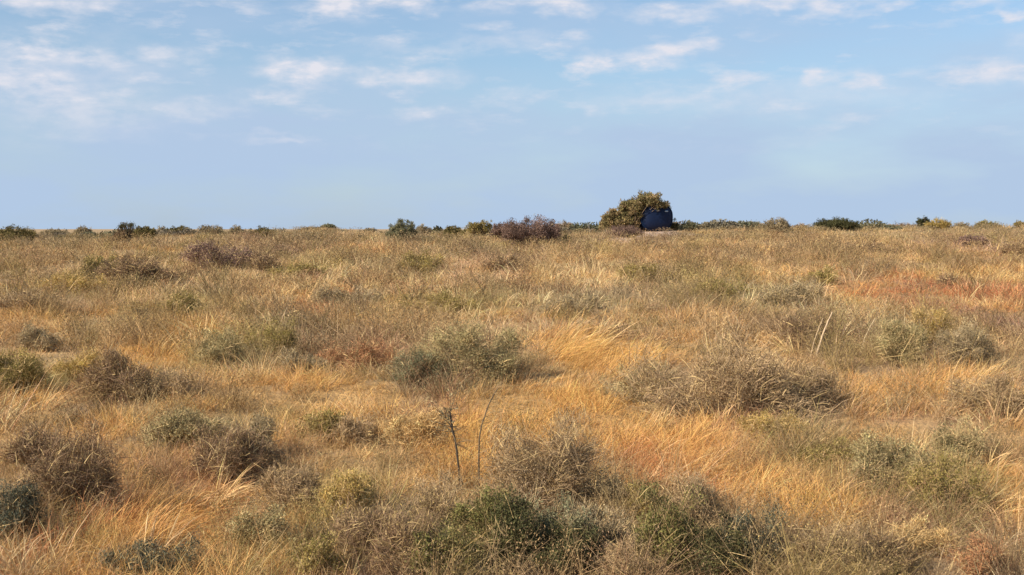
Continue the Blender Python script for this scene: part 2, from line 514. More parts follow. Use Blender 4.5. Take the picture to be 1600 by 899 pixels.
# ------------------------------------------------------------------ the ground
def build_ground():
    ys = np.concatenate([np.arange(-40, 0, 4.0), np.arange(0, 110, .5), np.geomspace(110, 9000, 50)])
    us = np.concatenate([-np.geomspace(3.0, .6, 14), np.linspace(-.58, .58, 190), np.geomspace(.6, 3.0, 14)])
    Y, U = np.meshgrid(ys, us, indexing='ij')
    X = U * (np.maximum(Y, 0) + 14)
    Z = H(X, Y)
    ny_, nx_ = Y.shape
    i = np.arange(ny_ - 1)[:, None] * nx_ + np.arange(nx_ - 1)[None, :]
    f = np.stack([i, i + 1, i + 1 + nx_, i + nx_], -1).reshape(-1, 4)
    rng = np.random.default_rng(1)
    x, y = X.ravel(), Y.ravel()
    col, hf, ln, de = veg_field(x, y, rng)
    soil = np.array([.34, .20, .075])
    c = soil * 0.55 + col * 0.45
    bare = np.clip(1 - de, 0, 1)[:, None]
    c = c * (1 - bare) + np.array([.50, .36, .27]) * bare
    rustw = np.exp(-(((x - 19.0) / 3.5) ** 2 + ((y - 55) / 5) ** 2))[:, None]
    c = c * (1 - .6 * rustw) + np.array([.45, .19, .08]) * .6 * rustw
    me = np_mesh('ground', np.stack([x, y, Z.ravel()], 1), f.ravel(), np.arange(len(f)) * 4, c, True)
    tag(link('ground', me, ground_mat()), kind='structure')


build_ground()


# ------------------------------------------------------------------ grass
def scatter(y0, y1, dens, rng, margin=1.22):
    um = 800 / F * margin
    n = int(dens * um * (y1 ** 2 - y0 ** 2))
    y = np.sqrt(rng.uniform(y0 ** 2, y1 ** 2, n)); x = rng.uniform(-um, um, n) * y
    return x, y


def grass_object(name, bands, seed, label, cat, hmul=1.0, tint=None, tuss=False):
    rng = np.random.default_rng(seed)
    g = Geo()
    for (y0, y1, clumps, per, W, Hh, spread) in bands:
        cx, cy = scatter(y0, y1, clumps, rng)
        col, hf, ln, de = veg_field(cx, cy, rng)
        tn = fbm(cx / .75, cy / 1.0, 301, 2) * .65 + fbm(cx / 2.6, cy / 3.4, 311, 2) * .35
        if tuss:
            keep = rng.random(len(cx)) < de * sstep(.46, .62, fbm(cx / 1.3, cy / 2.0, 401, 3)) * np.clip(1 - (col[:, 0] / col[:, 1] - 1.75) * 3, .1, 1)
            col = col * .55 + np.array([.66, .50, .27]) * .45
        else:
            keep = rng.random(len(cx)) < de * (.50 + .7 * sstep(.35, .60, tn))
            hf = hf * (.55 + .95 * sstep(.35, .68, tn))
            col = col * (.86 + .28 * sstep(.35, .65, tn))[:, None]
        cx, cy, col, hf, ln = cx[keep], cy[keep], col[keep], hf[keep], ln[keep]
        n = len(cx)
        k = per
        col *= (1 + .16 * rng.standard_normal((n, 1))).clip(.6, 1.5)
        X = np.repeat(cx, k); Y = np.repeat(cy, k)
        ox = rng.standard_normal(n * k) * spread; oy = rng.standard_normal(n * k) * spread
        X = X + ox; Y = Y + oy
        Z = H(X, Y) - .02
        h = np.repeat(hf, k) * Hh * hmul * rng.uniform(.45, 1.25, n * k) * np.repeat(rng.uniform(.65, 1.3, n), k)
        lean = np.repeat(ln, k)
        cj = rng.standard_normal((n, 2)) * .22
        dx = lean * .75 + np.repeat(cj[:, 0], k) + rng.standard_normal(n * k) * .24 + ox / spread * .12
        dy = -.05 + np.repeat(cj[:, 1], k) + rng.standard_normal(n * k) * .24 + oy / spread * .12
        d = np.stack([dx, dy, np.ones(n * k)], 1); d /= np.linalg.norm(d, axis=1, keepdims=True)
        cc = np.repeat(col, k, 0) * (1 + .20 * rng.standard_normal((n * k, 1))).clip(.5, 1.6)
        cc *= 1 + .05 * rng.standard_normal((n * k, 3))
        cc = cc.clip(.02, .85)
        W_ = W * rng.uniform(.6, 1.4, n * k)
        dr = rng.uniform(.0, .9, n * k)
        ribbons(g, np.stack([X, Y, Z], 1), d, h, W_, dr, cc, rng, tipcol=np.clip(cc * 1.12 + .02, 0, .85))
    o = link(name, g.mesh(name), M_GRASS)
    return tag(o, label, cat, kind='stuff')



grass_object('dry_grass', [
    (7.5, 13, 90, 22, .0032, .25, .06),
    (13, 20, 50, 22, .0046, .28, .08),
    (20, 32, 24, 20, .0072, .32, .11),
    (32, 52, 10, 18, .012, .36, .15),
    (52, 72, 5, 16, .019, .34, .22),
    (72, 90, 5, 16, .019, .24, .22),
    (90, 180, .35, 12, .05, .35, .6),
], 11, 'dry tan and ochre grass covering the whole slope', 'grass')



grass_object('tall_tussocks', [
    (7.5, 13, 5, 30, .0055, .48, .05),
    (13, 20, 4, 28, .0075, .55, .06),
    (20, 32, 2.2, 24, .012, .60, .09),
    (32, 52, 1.0, 20, .018, .58, .13),
    (52, 68, .5, 16, .024, .50, .2),
], 23, 'pale straw tussocks of taller grass standing above the rest', 'grass', tuss=True)


# ------------------------------------------------------------------ matted low scrub between the grass
def low_scrub():
    rng = np.random.default_rng(77)
    g = Geo()
    tones = [('brown', 1.0), ('greybrown', 1.05), ('olive', .85), ('sage', .95), ('redbrown', .95), ('straw', 1.0), ('greybrown', .7), ('yellowgreen', .9), ('tan', .95)]
    T = np.array([[c * k for c in C[n]] for n, k in tones])
    #        y0, y1, clumps/m2, leaves, twigs, leaf, radius, height, twig width
    for (y0, y1, dn, nl, nt, ls, rad, hh, tw) in [(7.5, 13, 11, 300, 80, .018, .20, .33, .003), (13, 20, 5.5, 260, 70, .024, .25, .38, .0045), (20, 32, 3.8, 180, 50, .036, .31, .50, .007),
                                                  (32, 52, 2.2, 120, 34, .055, .40, .56, .012), (52, 70, 1.4, 90, 24, .075, .50, .58, .018), (70, 92, 1.1, 80, 22, .085, .60, .50, .02)]:
        cx, cy = scatter(y0, y1, dn, rng)
        q = fbm(cx / 2.2, cy / 3.6, 143, 3); q2 = fbm(cx / .8, cy / 1.2, 167, 2)
        col, hf, ln, de = veg_field(cx, cy, rng)
        yellow = col[:, 0] / (col[:, 2] + .01)                      # pure ochre grass stays open
        keep = (rng.random(len(cx)) < np.clip((q - .36) * 3.4 + (q2 - .5) * 1.6, .06, 1)) & (rng.random(len(cx)) < de) & (rng.random(len(cx)) < np.clip(1.45 - (yellow - 2.1) * .55, .12, 1))
        cx, cy, col, q = cx[keep], cy[keep], col[keep], q[keep]
        n = len(cx)
        kind = (fbm(cx / 1.6, cy / 2.4, 191, 2) * 14 + rng.random(n) * 3).astype(int) % len(T)
        tone = T[kind] * .55 + col * .40
        tone *= rng.uniform(.45, 1.15, (n, 1))
        sz = rng.uniform(.5, 1.4, n) * np.where(rng.random(n) < .12, 1.7, 1.0) * (.6 + .9 * fbm(cx / 3.0, cy / 6.0, 211, 2))
        if y0 >= 70: sz *= .5 + 1.1 * sstep(.4, .75, fbm(cx / 2.4, cy / 9.0, 223, 2)); tone = tone * .75 + np.array([.2, .19, .12]) * .25
        sz = np.minimum(sz, 1.9 if y0 < 50 else 1.35 if y0 < 70 else .95)
        cz = H(cx, cy)
        i = np.repeat(np.arange(n), nl); m = len(i)
        a = rng.uniform(0, 2 * np.pi, m); rr = np.sqrt(rng.random(m)) * rad * sz[i] * rng.uniform(.7, 1.3, n)[i]
        zz = rng.random(m) ** .5 * hh * sz[i] * np.sqrt(np.clip(1 - (rr / (rad * sz[i] * 1.35)) ** 2, .05, 1))
        P = np.stack([cx[i] + np.cos(a) * rr, cy[i] + np.sin(a) * rr, cz[i] + zz], 1)
        leaves(g, P, np.array([0, 0, .5]), ls * rng.uniform(.5, 1.4, m), .33, (tone[i] * rng.uniform(.7, 1.3, (m, 1))).clip(.02, .8), rng)
        if y0 >= 70: continue
        i = np.repeat(np.arange(n), nt); m = len(i)
        d = rng.standard_normal((m, 3)) * .55; d[:, 2] = np.abs(d[:, 2]) + .7; d /= np.linalg.norm(d, axis=1, keepdims=True)
        P = np.stack([cx[i] + rng.standard_normal(m) * rad * .35, cy[i] + rng.standard_normal(m) * rad * .35, cz[i] - .02], 1)
        ribbons(g, P, d, hh * sz[i] * rng.uniform(.5, 1.5, m), np.full(m, tw), rng.uniform(0, .5, m), (tone[i] * rng.uniform(.6, 1.35, (m, 1))).clip(.02, .8), rng, seg=2)
    # nearly unbroken strip of darker scrub behind the brow of the slope
    n = 480
    cy = 82 + 75 * rng.random(n) ** 1.7; cx = rng.uniform(-.56, .56, n) * cy
    k = fbm(cx / 6.0, cy / 20.0, 501, 3)
    sz = .25 + 1.55 * sstep(.40, .72, k) * rng.uniform(.6, 1.1, n)
    cz = H(cx, cy)
    tone = np.array([[.17, .155, .085], [.13, .13, .075], [.23, .195, .125], [.19, .15, .10]])[(fbm(cx / 4.0, cy / 9.0, 511, 2) * 13).astype(int) % 4] * rng.uniform(.75, 1.2, (n, 1))
    i = np.repeat(np.arange(n), (220 + 420 * sz ** 1.5).astype(int)); m = len(i)
    d = rng.standard_normal((m, 3)); d[:, 2] = np.abs(d[:, 2]); d /= np.linalg.norm(d, axis=1, keepdims=True)
    q = rng.uniform(.15, .92, m) ** .6 * (.75 + .35 * vnoise(d[:, 0] * 1.6 + i, d[:, 2] * 1.6 + d[:, 1], 9))
    P = np.stack([cx[i] + d[:, 0] * q * 1.15 * sz[i], cy[i] + d[:, 1] * q * .9 * sz[i], cz[i] + d[:, 2] * q * (.46 + .006 * (cy[i] - 82)) * sz[i]], 1)
    leaves(g, P, d * .2, rng.uniform(.10, .19, m) * (.7 + .3 * sz[i]), .5, (tone[i] * rng.uniform(.7, 1.3, (m, 1))).clip(.02, .8), rng)
    o = link('low_scrub', g.mesh('low_scrub'), M_LEAF)
    tag(o, 'low matted dry herbs and scrub mixed through the grass', 'ground cover', kind='stuff')


low_scrub()


# ------------------------------------------------------------------ shrubs
#  kind: twig tone, leaf tones, leaf cover, twig amount, leaf size, leaf aspect
K = dict(
    dry=((.34, .28, .22), [(.36, .30, .22), (.42, .36, .27), (.30, .25, .19)], .9, 1.5, .016, .35),
    drydark=((.22, .17, .14), [(.27, .21, .16), (.34, .27, .19), (.20, .16, .13)], .9, 1.5, .016, .35),
    sage=((.36, .31, .22), [(.36, .36, .24), (.42, .40, .27), (.28, .29, .18)], 1.6, .8, .020, .38),
    olive=((.27, .22, .14), [(.31, .29, .12), (.38, .34, .16), (.22, .22, .09)], 1.8, .7, .020, .40),
    green=((.20, .17, .10), [(.165, .185, .08), (.23, .235, .11), (.11, .135, .06)], 2.0, .6, .020, .42),
    dark=((.14, .12, .09), [(.085, .10, .055), (.12, .13, .07), (.06, .075, .04)], 2.6, .4, .020, .45),
    bluedark=((.14, .13, .11), [(.10, .13, .12), (.15, .18, .16), (.07, .09, .08)], 2.0, .8, .018, .40),
    bluegreen=((.24, .21, .17), [(.22, .25, .19), (.28, .31, .24), (.17, .20, .145)], 2.4, .5, .020, .40),
    purple=((.22, .165, .175), [(.23, .175, .185), (.28, .215, .22), (.17, .13, .14)], 1.6, 1.6, .015, .35),
    rust=((.40, .24, .16), [(.42, .25, .17), (.34, .19, .12), (.50, .33, .22)], 1.2, 1.2, .016, .35),
    straw=((.60, .47, .28), [(.62, .50, .31), (.55, .43, .23), (.68, .57, .37)], 1.2, 1.3, .018, .30),
    yellow=((.46, .36, .20), [(.44, .38, .15), (.52, .44, .20), (.35, .31, .12)], 1.6, 1.0, .020, .35),
    grey=((.33, .29, .24), [(.34, .32, .25), (.40, .37, .29), (.27, .26, .20)], 1.8, .9, .018, .40),
    darkolive=((.17, .14, .09), [(.185, .18, .085), (.25, .23, .115), (.13, .135, .065)], 2.4, .5, .020, .45),
    bigbush=((.27, .20, .12), [(.21, .19, .075), (.29, .235, .10), (.17, .155, .06), (.36, .255, .125)], 2.6, .9, .020, .34),
)


def make_shrub(name, label, cat, loc, ells, kind, seed, dist, group=None, trunk=0.0, foliage='foliage', hair=1.0, warm=True, fill=1.0):
    """ells: ellipsoids (cx,cy,cz,rx,ry,rz) relative to the base"""
    rng = np.random.default_rng(seed)
    tw_c, lf_c, cover, twig_amt, lsize, asp = K[kind]
    wm = np.array([1.04, .86, .61]) if warm else np.array([.92, .86, .85])
    tw_c = np.array(tw_c) * wm; lf_c = np.array(lf_c) * wm
    E = np.array(ells, float)
    top = (E[:, 2] + E[:, 5]).max(); wid = (E[:, 0] + E[:, 3]).max() - (E[:, 0] - E[:, 3]).min()
    px = dist / 1235.0                                   # metres per rendered pixel
    vol = (E[:, 3] * E[:, 4] * E[:, 5]); area = (np.pi * E[:, 3] * E[:, 5]).sum()
    if dist > 60 and warm: tw_c = tw_c * .8; lf_c = lf_c * .8
    # clumps
    cs = float(np.clip(0.13 * (wid * top) ** .5, .05, .30)) * (.75 if dist > 60 else 1)
    nc = int(np.clip(1.6 * (vol.sum() * 4.19) ** .6667 / cs ** 2 * .9 + 12, 24, 420))
    ei = rng.choice(len(E), nc, p=vol / vol.sum())
    d = rng.standard_normal((nc, 3)); d[:, 2] = np.abs(d[:, 2]) * 1.1 - .45; d /= np.linalg.norm(d, axis=1, keepdims=True)
    lump = .80 + .40 * vnoise(d[:, 0] * 2.1 + seed, d[:, 1] * 2.1 + d[:, 2] * 1.7 + ei * 3.1, seed)
    r = rng.uniform(.12, 1, nc) ** .45 * lump
    cc = E[ei, :3] + d * E[ei, 3:] * r[:, None]
    cc[:, 2] = np.maximum(cc[:, 2], .03)
    ctone = (1 + .22 * rng.standard_normal(nc)).clip(.55, 1.5)
    csz = cs * rng.uniform(.6, 1.3, nc)
    # stems from the base to every clump
    g = Geo()
    ns = min(nc, 140)
    tgt = cc[:ns]
    base = np.zeros((ns, 3)); base[:, :2] = rng.standard_normal((ns, 2)) * .04 * wid
    base[:, 0] += tgt[:, 0] * .35 if len(E) > 1 and fill < 3 else np.clip(tgt[:, 0], -1.4, .1) * .8 if fill > 3 else 0
    base[:, 1] += tgt[:, 1] * .2 if len(E) > 1 else 0
    base[:, 2] = -.05
    t = np.linspace(0, 1, 5)[None, :, None]
    mid = base * .5 + tgt * .5; mid[:, 2] += .12 * top; mid[:, :2] += rng.standard_normal((ns, 2)) * .05 * wid
    P = base[:, None] * (1 - t) ** 2 + 2 * mid[:, None] * t * (1 - t) + tgt[:, None] * t * t
    r0 = max(.006, .009 * top, px * .45)
    rad = np.linspace(1, .35, 5)[None, :] * r0 * rng.uniform(.6, 1.2, (ns, 1))
    tubes(g, P, rad, np.repeat(tw_c[None], ns, 0) * rng.uniform(.7, 1.2, (ns, 1)))
    gt = None
    if trunk > 0:
        gt = Geo()
        P = np.array([[[0, 0, -.1], [.02 * top, 0, .25 * top], [-.02 * top, .02, .5 * top], [.01, 0, .7 * top]]])
        tubes(gt, P, np.array([[trunk, trunk * .8, trunk * .6, trunk * .4]]), tw_c[None] * .6, sides=6)
    # fine twigs
    ntw = int(np.clip(twig_amt * area / (max(.16 * top, .06) * max(.003, px * .45)) * .8 * hair, 150, 9000))
    ci = rng.integers(0, nc, ntw)
    rt = cc[ci] + rng.standard_normal((ntw, 3)) * csz[ci][:, None] * .6
    dd = cc[ci] - E[ei[ci], :3]; dd /= np.linalg.norm(dd, axis=1, keepdims=True) + 1e-6
    dd = dd * .9 + rng.standard_normal((ntw, 3)) * .55; dd[:, 2] += .6
    dd /= np.linalg.norm(dd, axis=1, keepdims=True)
    tl = (.10 * top + .05) * rng.uniform(.4, 1.3, ntw) * np.where(rng.random(ntw) < (.16 if warm and dist < 40 else 0), rng.uniform(1.6, 3.0, ntw), 1.0)
    rt = rt - dd * (tl * .5)[:, None]
    rt[:, 2] = np.maximum(rt[:, 2], .0)
    ribbons(g, rt, dd, tl, np.full(ntw, max(.0035, px * .5)) * rng.uniform(.6, 1.3, ntw), rng.uniform(0, .5, ntw),
            np.where(rng.random((ntw, 1)) < (.28 if warm and dist < 60 else .04), np.array([[.52, .37, .17]]), tw_c[None]) * rng.uniform(.65, 1.4, (ntw, 1)), rng, seg=2)
    # leaves
    ls = max(lsize, px * 1.25)
    nl = cover * fill * area / (.5 * ls * ls * asp) * .5
    if nl > 20000: ls *= (nl / 20000) ** .5; nl = 20000
    nl = int(max(nl, 250))
    ci = rng.integers(0, nc, nl)
    off = rng.standard_normal((nl, 3)); off *= (rng.random((nl, 1)) ** .5) / np.linalg.norm(off, axis=1, keepdims=True)
    lp = cc[ci] + off * csz[ci][:, None] * 1.15
    lp[:, 2] = np.maximum(lp[:, 2], .01)
    gl = Geo()
    col = lf_c[rng.integers(0, len(lf_c), nl)] * .5 + lf_c[(ci * 7 + 3) % len(lf_c)] * .5
    col = (col * ctone[ci][:, None] * rng.uniform(.75, 1.25, (nl, 1))).clip(.02, .8)
    leaves(gl, lp, off * .9 + np.array([0, 0, .9]), ls * rng.uniform(.6, 1.4, nl), asp, col, rng)
    root = bpy.data.objects.new(name, None); COL.objects.link(root)
    root.location = loc; root.empty_display_size = .3
    tag(root, label, cat, group)
    link('stems', g.mesh('stems'), M_TWIG, root)
    if gt: link('trunk', gt.mesh('trunk'), M_TWIG, root)
    link(foliage, gl.mesh(foliage), M_LEAF, root)
    return root


def solid_dome(w, h, rng):
    out = [(0, 0, h * .40, w * .43, w * .40, h * .50)]
    for i in range(5):
        a = rng.uniform(0, 6.28); k = rng.uniform(.35, .8)
        out.append((math.cos(a) * w * .5 * k, math.sin(a) * w * .45 * k, h * rng.uniform(.25, .5), w * rng.uniform(.16, .24), w * .2, h * rng.uniform(.28, .42)))
    return out


def dome(w, h, lumps, rng, dep=.8):
    out = [(rng.uniform(-.1, .1) * w, 0, h * .36, w * rng.uniform(.24, .34), w * .32 * dep, h * .48)]
    for i in range(lumps):
        a = rng.uniform(0, 6.28); k = rng.uniform(.3, .95); hh = h * rng.uniform(.35, 1.05) * (1.15 - .4 * k)
        out.append((math.cos(a) * w * .5 * k, math.sin(a) * w * .5 * k * dep, hh * .5, w * rng.uniform(.10, .22), w * rng.uniform(.10, .2), hh * .52))
    return out


# near and middle shrubs: px of centre, py of the base, width px, height px, kind, label
NEAR = [
    (1135, 655, 215, 100, 'dry', 'dry_shrub', 'widest grey-brown twiggy shrub, right of centre above the ochre grass'),
    (1248, 645, 100, 75, 'dry', 'dry_shrub', 'smaller grey twiggy shrub touching the right side of the widest grey-brown shrub'),
    (1210, 690, 90, 50, 'yellow', 'yellowish_shrub', 'low yellow-green tuft in front of the widest grey-brown shrub'),
    (1003, 628, 70, 60, 'sage', 'sage_shrub', 'pale sage-green shrub against the left side of the widest grey-brown shrub'),
    (845, 800, 160, 125, 'dry', 'dry_shrub', 'round grey twiggy shrub just right of the two dark stalks'),
    (715, 598, 150, 95, 'sage', 'sage_shrub', 'upright sage-grey shrub above the two dark stalks'),
    (660, 600, 80, 50, 'bluegreen', 'sage_shrub', 'low blue-green shrub at the left foot of the upright sage-grey shrub'),
    (180, 625, 100, 75, 'drydark', 'dry_shrub', 'dark brown twiggy shrub beside the light green bush on the left'),
    (125, 592, 70, 45, 'yellow', 'green_bush', 'light yellow-green bush on the left, up against a dark brown shrub'),
    (18, 615, 100, 65, 'olive', 'olive_bush', 'olive bush cut by the left edge of the photo at mid height'),
    (118, 810, 130, 120, 'drydark', 'dry_shrub', 'dark brown shrub at lower left beside the blue-grey one'),
    (15, 850, 90, 95, 'bluedark', 'grey_shrub', 'blue-grey shrub at the left edge, lower left'),
    (360, 755, 110, 80, 'drydark', 'dry_shrub', 'brown tangled shrub in the lower left, right of the reddish patch'),
    (300, 700, 110, 55, 'sage', 'sage_shrub', 'low sage shrub directly above the reddish patch on the lower left'),
    (395, 715, 70, 55, 'grey', 'grey_shrub', 'small grey shrub up and right of the brown tangled shrub'),
    (545, 805, 90, 60, 'yellow', 'green_bush', 'bright yellow-green bush in the foreground, left of the green bush'),
    (590, 880, 120, 85, 'drydark', 'dry_shrub', 'brown fine-twigged shrub below the bright yellow-green bush'),
    (505, 690, 70, 45, 'olive', 'olive_bush', 'small olive bush left of the two dark stalks, in ochre grass'),
    (760, 865, 85, 88, 'green', 'green_bush', 'mid green bush in the foreground under the round grey shrub'),
    (805, 905, 70, 125, 'dark', 'dark_bush', 'darkest bush at the bottom centre with a dark upright stem'),
    (862, 885, 90, 95, 'bluegreen', 'green_bush', 'blue-green bush right of the darkest bush at bottom centre'),
    (940, 870, 120, 80, 'grey', 'grey_shrub', 'greyish shrub in the foreground between the blue-green and deep green bushes'),
    (985, 915, 100, 70, 'dry', 'dry_shrub', 'pale dry shrub cut by the bottom edge, left of the deep green bush'),
    (1045, 905, 95, 118, 'green', 'green_bush', 'deep green bush at the bottom right of centre'),
    (1085, 850, 90, 95, 'dry', 'dry_shrub', 'grey upright shrub rising behind the deep green bush at the bottom'),
    (1160, 905, 100, 95, 'bluedark', 'grey_shrub', 'dark blue-grey shrub at the bottom edge, right of the deep green bush'),
    (1215, 895, 90, 60, 'drydark', 'dry_shrub', 'dark brown shrub right of the dark blue-grey shrub at the bottom edge'),
    (1300, 905, 110, 80, 'dry', 'dry_shrub', 'broad dry shrub at the bottom edge, lower right'),
    (1385, 900, 80, 70, 'drydark', 'dry_shrub', 'darker dry shrub touching the right side of the broad one, bottom edge'),
    (1390, 770, 130, 80, 'sage', 'sage_shrub', 'pale sage shrub in the lower right, left of the olive bush'),
    (1470, 800, 100, 80, 'olive', 'olive_bush', 'olive bush in the lower right beside the pale sage shrub'),
    (1490, 730, 80, 60, 'sage', 'sage_shrub', 'smaller sage shrub right above the olive bush in the lower right'),
    (1290, 735, 90, 45, 'olive', 'olive_bush', 'low olive clump left of the pale sage shrub in the lower right'),
    (1405, 575, 80, 80, 'sage', 'sage_shrub', 'pale sage shrub under the red soil patch'),
    (1460, 545, 60, 60, 'yellow', 'yellowish_shrub', 'yellow-green tuft right of the pale sage shrub under the red soil patch'),
    (1515, 580, 80, 75, 'grey', 'grey_shrub', 'grey flowering shrub near the right edge below the red soil'),
    (1545, 650, 100, 60, 'dry', 'dry_shrub', 'thin dry shrub near the right edge below the grey flowering one'),
    (345, 580, 90, 65, 'sage', 'sage_shrub', 'sage shrub at mid height on the left, beside a darker olive one'),
    (430, 565, 70, 65, 'olive', 'olive_bush', 'dark olive shrub right of the sage shrub at mid height on the left'),
    (470, 590, 60, 45, 'grey', 'grey_shrub', 'low grey shrub at the right foot of the dark olive shrub on the left'),
    (570, 580, 100, 42, 'rust', 'reddish_shrub', 'reddish-brown low shrub left of the upright sage-grey shrub'),
    (205, 445, 100, 42, 'drydark', 'dry_shrub', 'dark brown sprawling shrub in the upper left of the field'),
    (165, 432, 60, 30, 'olive', 'olive_bush', 'small dark olive bush left of the sprawling brown shrub'),
    (905, 497, 90, 36, 'grey', 'grey_shrub', 'grey bush on the slope above the leaning ochre grass'),
    (340, 420, 100, 40, 'purple', 'purplish_shrub', 'purplish-grey thicket in the upper left of the field'),
    (412, 424, 55, 30, 'drydark', 'dry_shrub', 'small brown shrub just right of the purplish-grey thicket'),
    (280, 498, 80, 36, 'olive', 'olive_bush', 'olive bush below the purplish-grey thicket'),
    (655, 428, 55, 30, 'olive', 'olive_bush', 'dark olive shrub on the slope well below the round blue-green crest bush'),
    (790, 425, 60, 25, 'drydark', 'dry_shrub', 'small dark shrub on the slope below the purple-brown thicket'),
    (1120, 470, 80, 34, 'olive', 'olive_bush', 'olive shrub on the upper slope right of centre'),
    (1230, 480, 90, 36, 'grey', 'grey_shrub', 'grey-green shrub on the upper slope left of the red soil'),
    (1285, 446, 55, 26, 'olive', 'dark_bush', 'small dark olive bush right above the grey-green shrub on the upper slope'),
    (1480, 448, 30, 18, 'drydark', 'dry_shrub', 'tiny dark shrub standing in the red soil'),
    (1270, 545, 80, 50, 'drydark', 'dry_shrub', 'brown shrub behind the pale leaning stalk'),
    (60, 550, 70, 40, 'grey', 'grey_shrub', 'grey shrub behind the olive bush at the left edge'),
    (120, 462, 90, 36, 'yellow', 'yellowish_shrub', 'yellowish shrub in the upper left of the field below the dark brown one'),
    (660, 700, 90, 60, 'straw', 'straw_shrub', 'knotted straw-coloured shrub just left of the two dark stalks'),
    (250, 905, 150, 45, 'bluedark', 'grey_shrub', 'dark green-grey shrub cut by the bottom edge, lower left'),
    (420, 860, 90, 60, 'sage', 'sage_shrub', 'sage shrub in the lower left foreground, left of the brown fine-twigged one'),
    (500, 905, 80, 60, 'olive', 'olive_bush', 'olive shrub cut by the bottom edge left of the brown fine-twigged one'),
    (690, 905, 90, 80, 'green', 'green_bush', 'green shrub at the bottom edge left of the darkest bush'),
    (690, 830, 80, 80, 'dry', 'dry_shrub', 'pale upright twiggy shrub below the two dark stalks'),
    (638, 905, 100, 95, 'drydark', 'dry_shrub', 'tall brown shrub at the bottom edge just left of the green one'),
    (900, 910, 90, 85, 'dark', 'dark_bush', 'low dark bush at the bottom edge, third from the darkest one going right'),
    (1110, 910, 90, 85, 'dark', 'dark_bush', 'dark bush between the deep green bush and the dark blue-grey shrub'),
    (955, 800, 90, 55, 'grey', 'grey_shrub', 'low grey shrub right of the round grey twiggy shrub, lower centre'),
    (1010, 810, 80, 50, 'olive', 'olive_bush', 'low olive shrub above the deep green bush at the bottom'),
    (450, 800, 90, 60, 'dry', 'dry_shrub', 'dry grey shrub between the brown tangled shrub and the bright yellow-green bush'),
    (560, 700, 80, 45, 'dry', 'dry_shrub', 'low dry shrub between the small olive bush and the knotted straw shrub'),
    (60, 730, 100, 60, 'drydark', 'dry_shrub', 'brown scrub patch above the dark brown shrub at lower left'),
    (250, 620, 90, 45, 'dry', 'dry_shrub', 'dry scrub right of the dark brown twiggy shrub on the left'),
    (540, 480, 90, 32, 'grey', 'grey_shrub', 'greyish scrub beside the faint reddish patch in the upper middle'),
    (700, 490, 90, 34, 'olive', 'olive_bush', 'olive scrub in the middle of the upper slope'),
    (50, 490, 90, 34, 'dry', 'dry_shrub', 'dry scrub near the left edge in the upper field'),
    (470, 440, 70, 30, 'olive', 'olive_bush', 'olive scrub below the raised part of the crest'),
    (1010, 440, 80, 26, 'olive', 'olive_bush', 'thin olive scrub on the slope under the tank'),
    (1350, 400, 70, 20, 'drydark', 'dry_shrub', 'flat brown scrub on the upper right slope below the wide dark crest bush'),
    (1585, 400, 50, 22, 'drydark', 'dry_shrub', 'small brown scrub at the right edge near the crest'),
    (1530, 905, 90, 60, 'rust', 'reddish_shrub', 'reddish dry shrub cut by the bottom edge at the lower right'),
    (1440, 870, 80, 50, 'straw', 'straw_shrub', 'pale straw tuft below the olive bush in the lower right'),
]
rs = np.random.default_rng(5)
for i, (px, py, w, h, kind, nm, lab) in enumerate(NEAR):
    x, y, z = unproject(px, py)
    s = y / F
    make_shrub(nm, lab, 'shrub' if 'shrub' in nm else 'bush', (x, y, float(H(x, y))), dome(w * s * 1.25, h * s * (1.35 if py > 790 else 1.2), 11, rs), kind, 100 + i, y,
               group='shrubs scattered over the grassy slope')

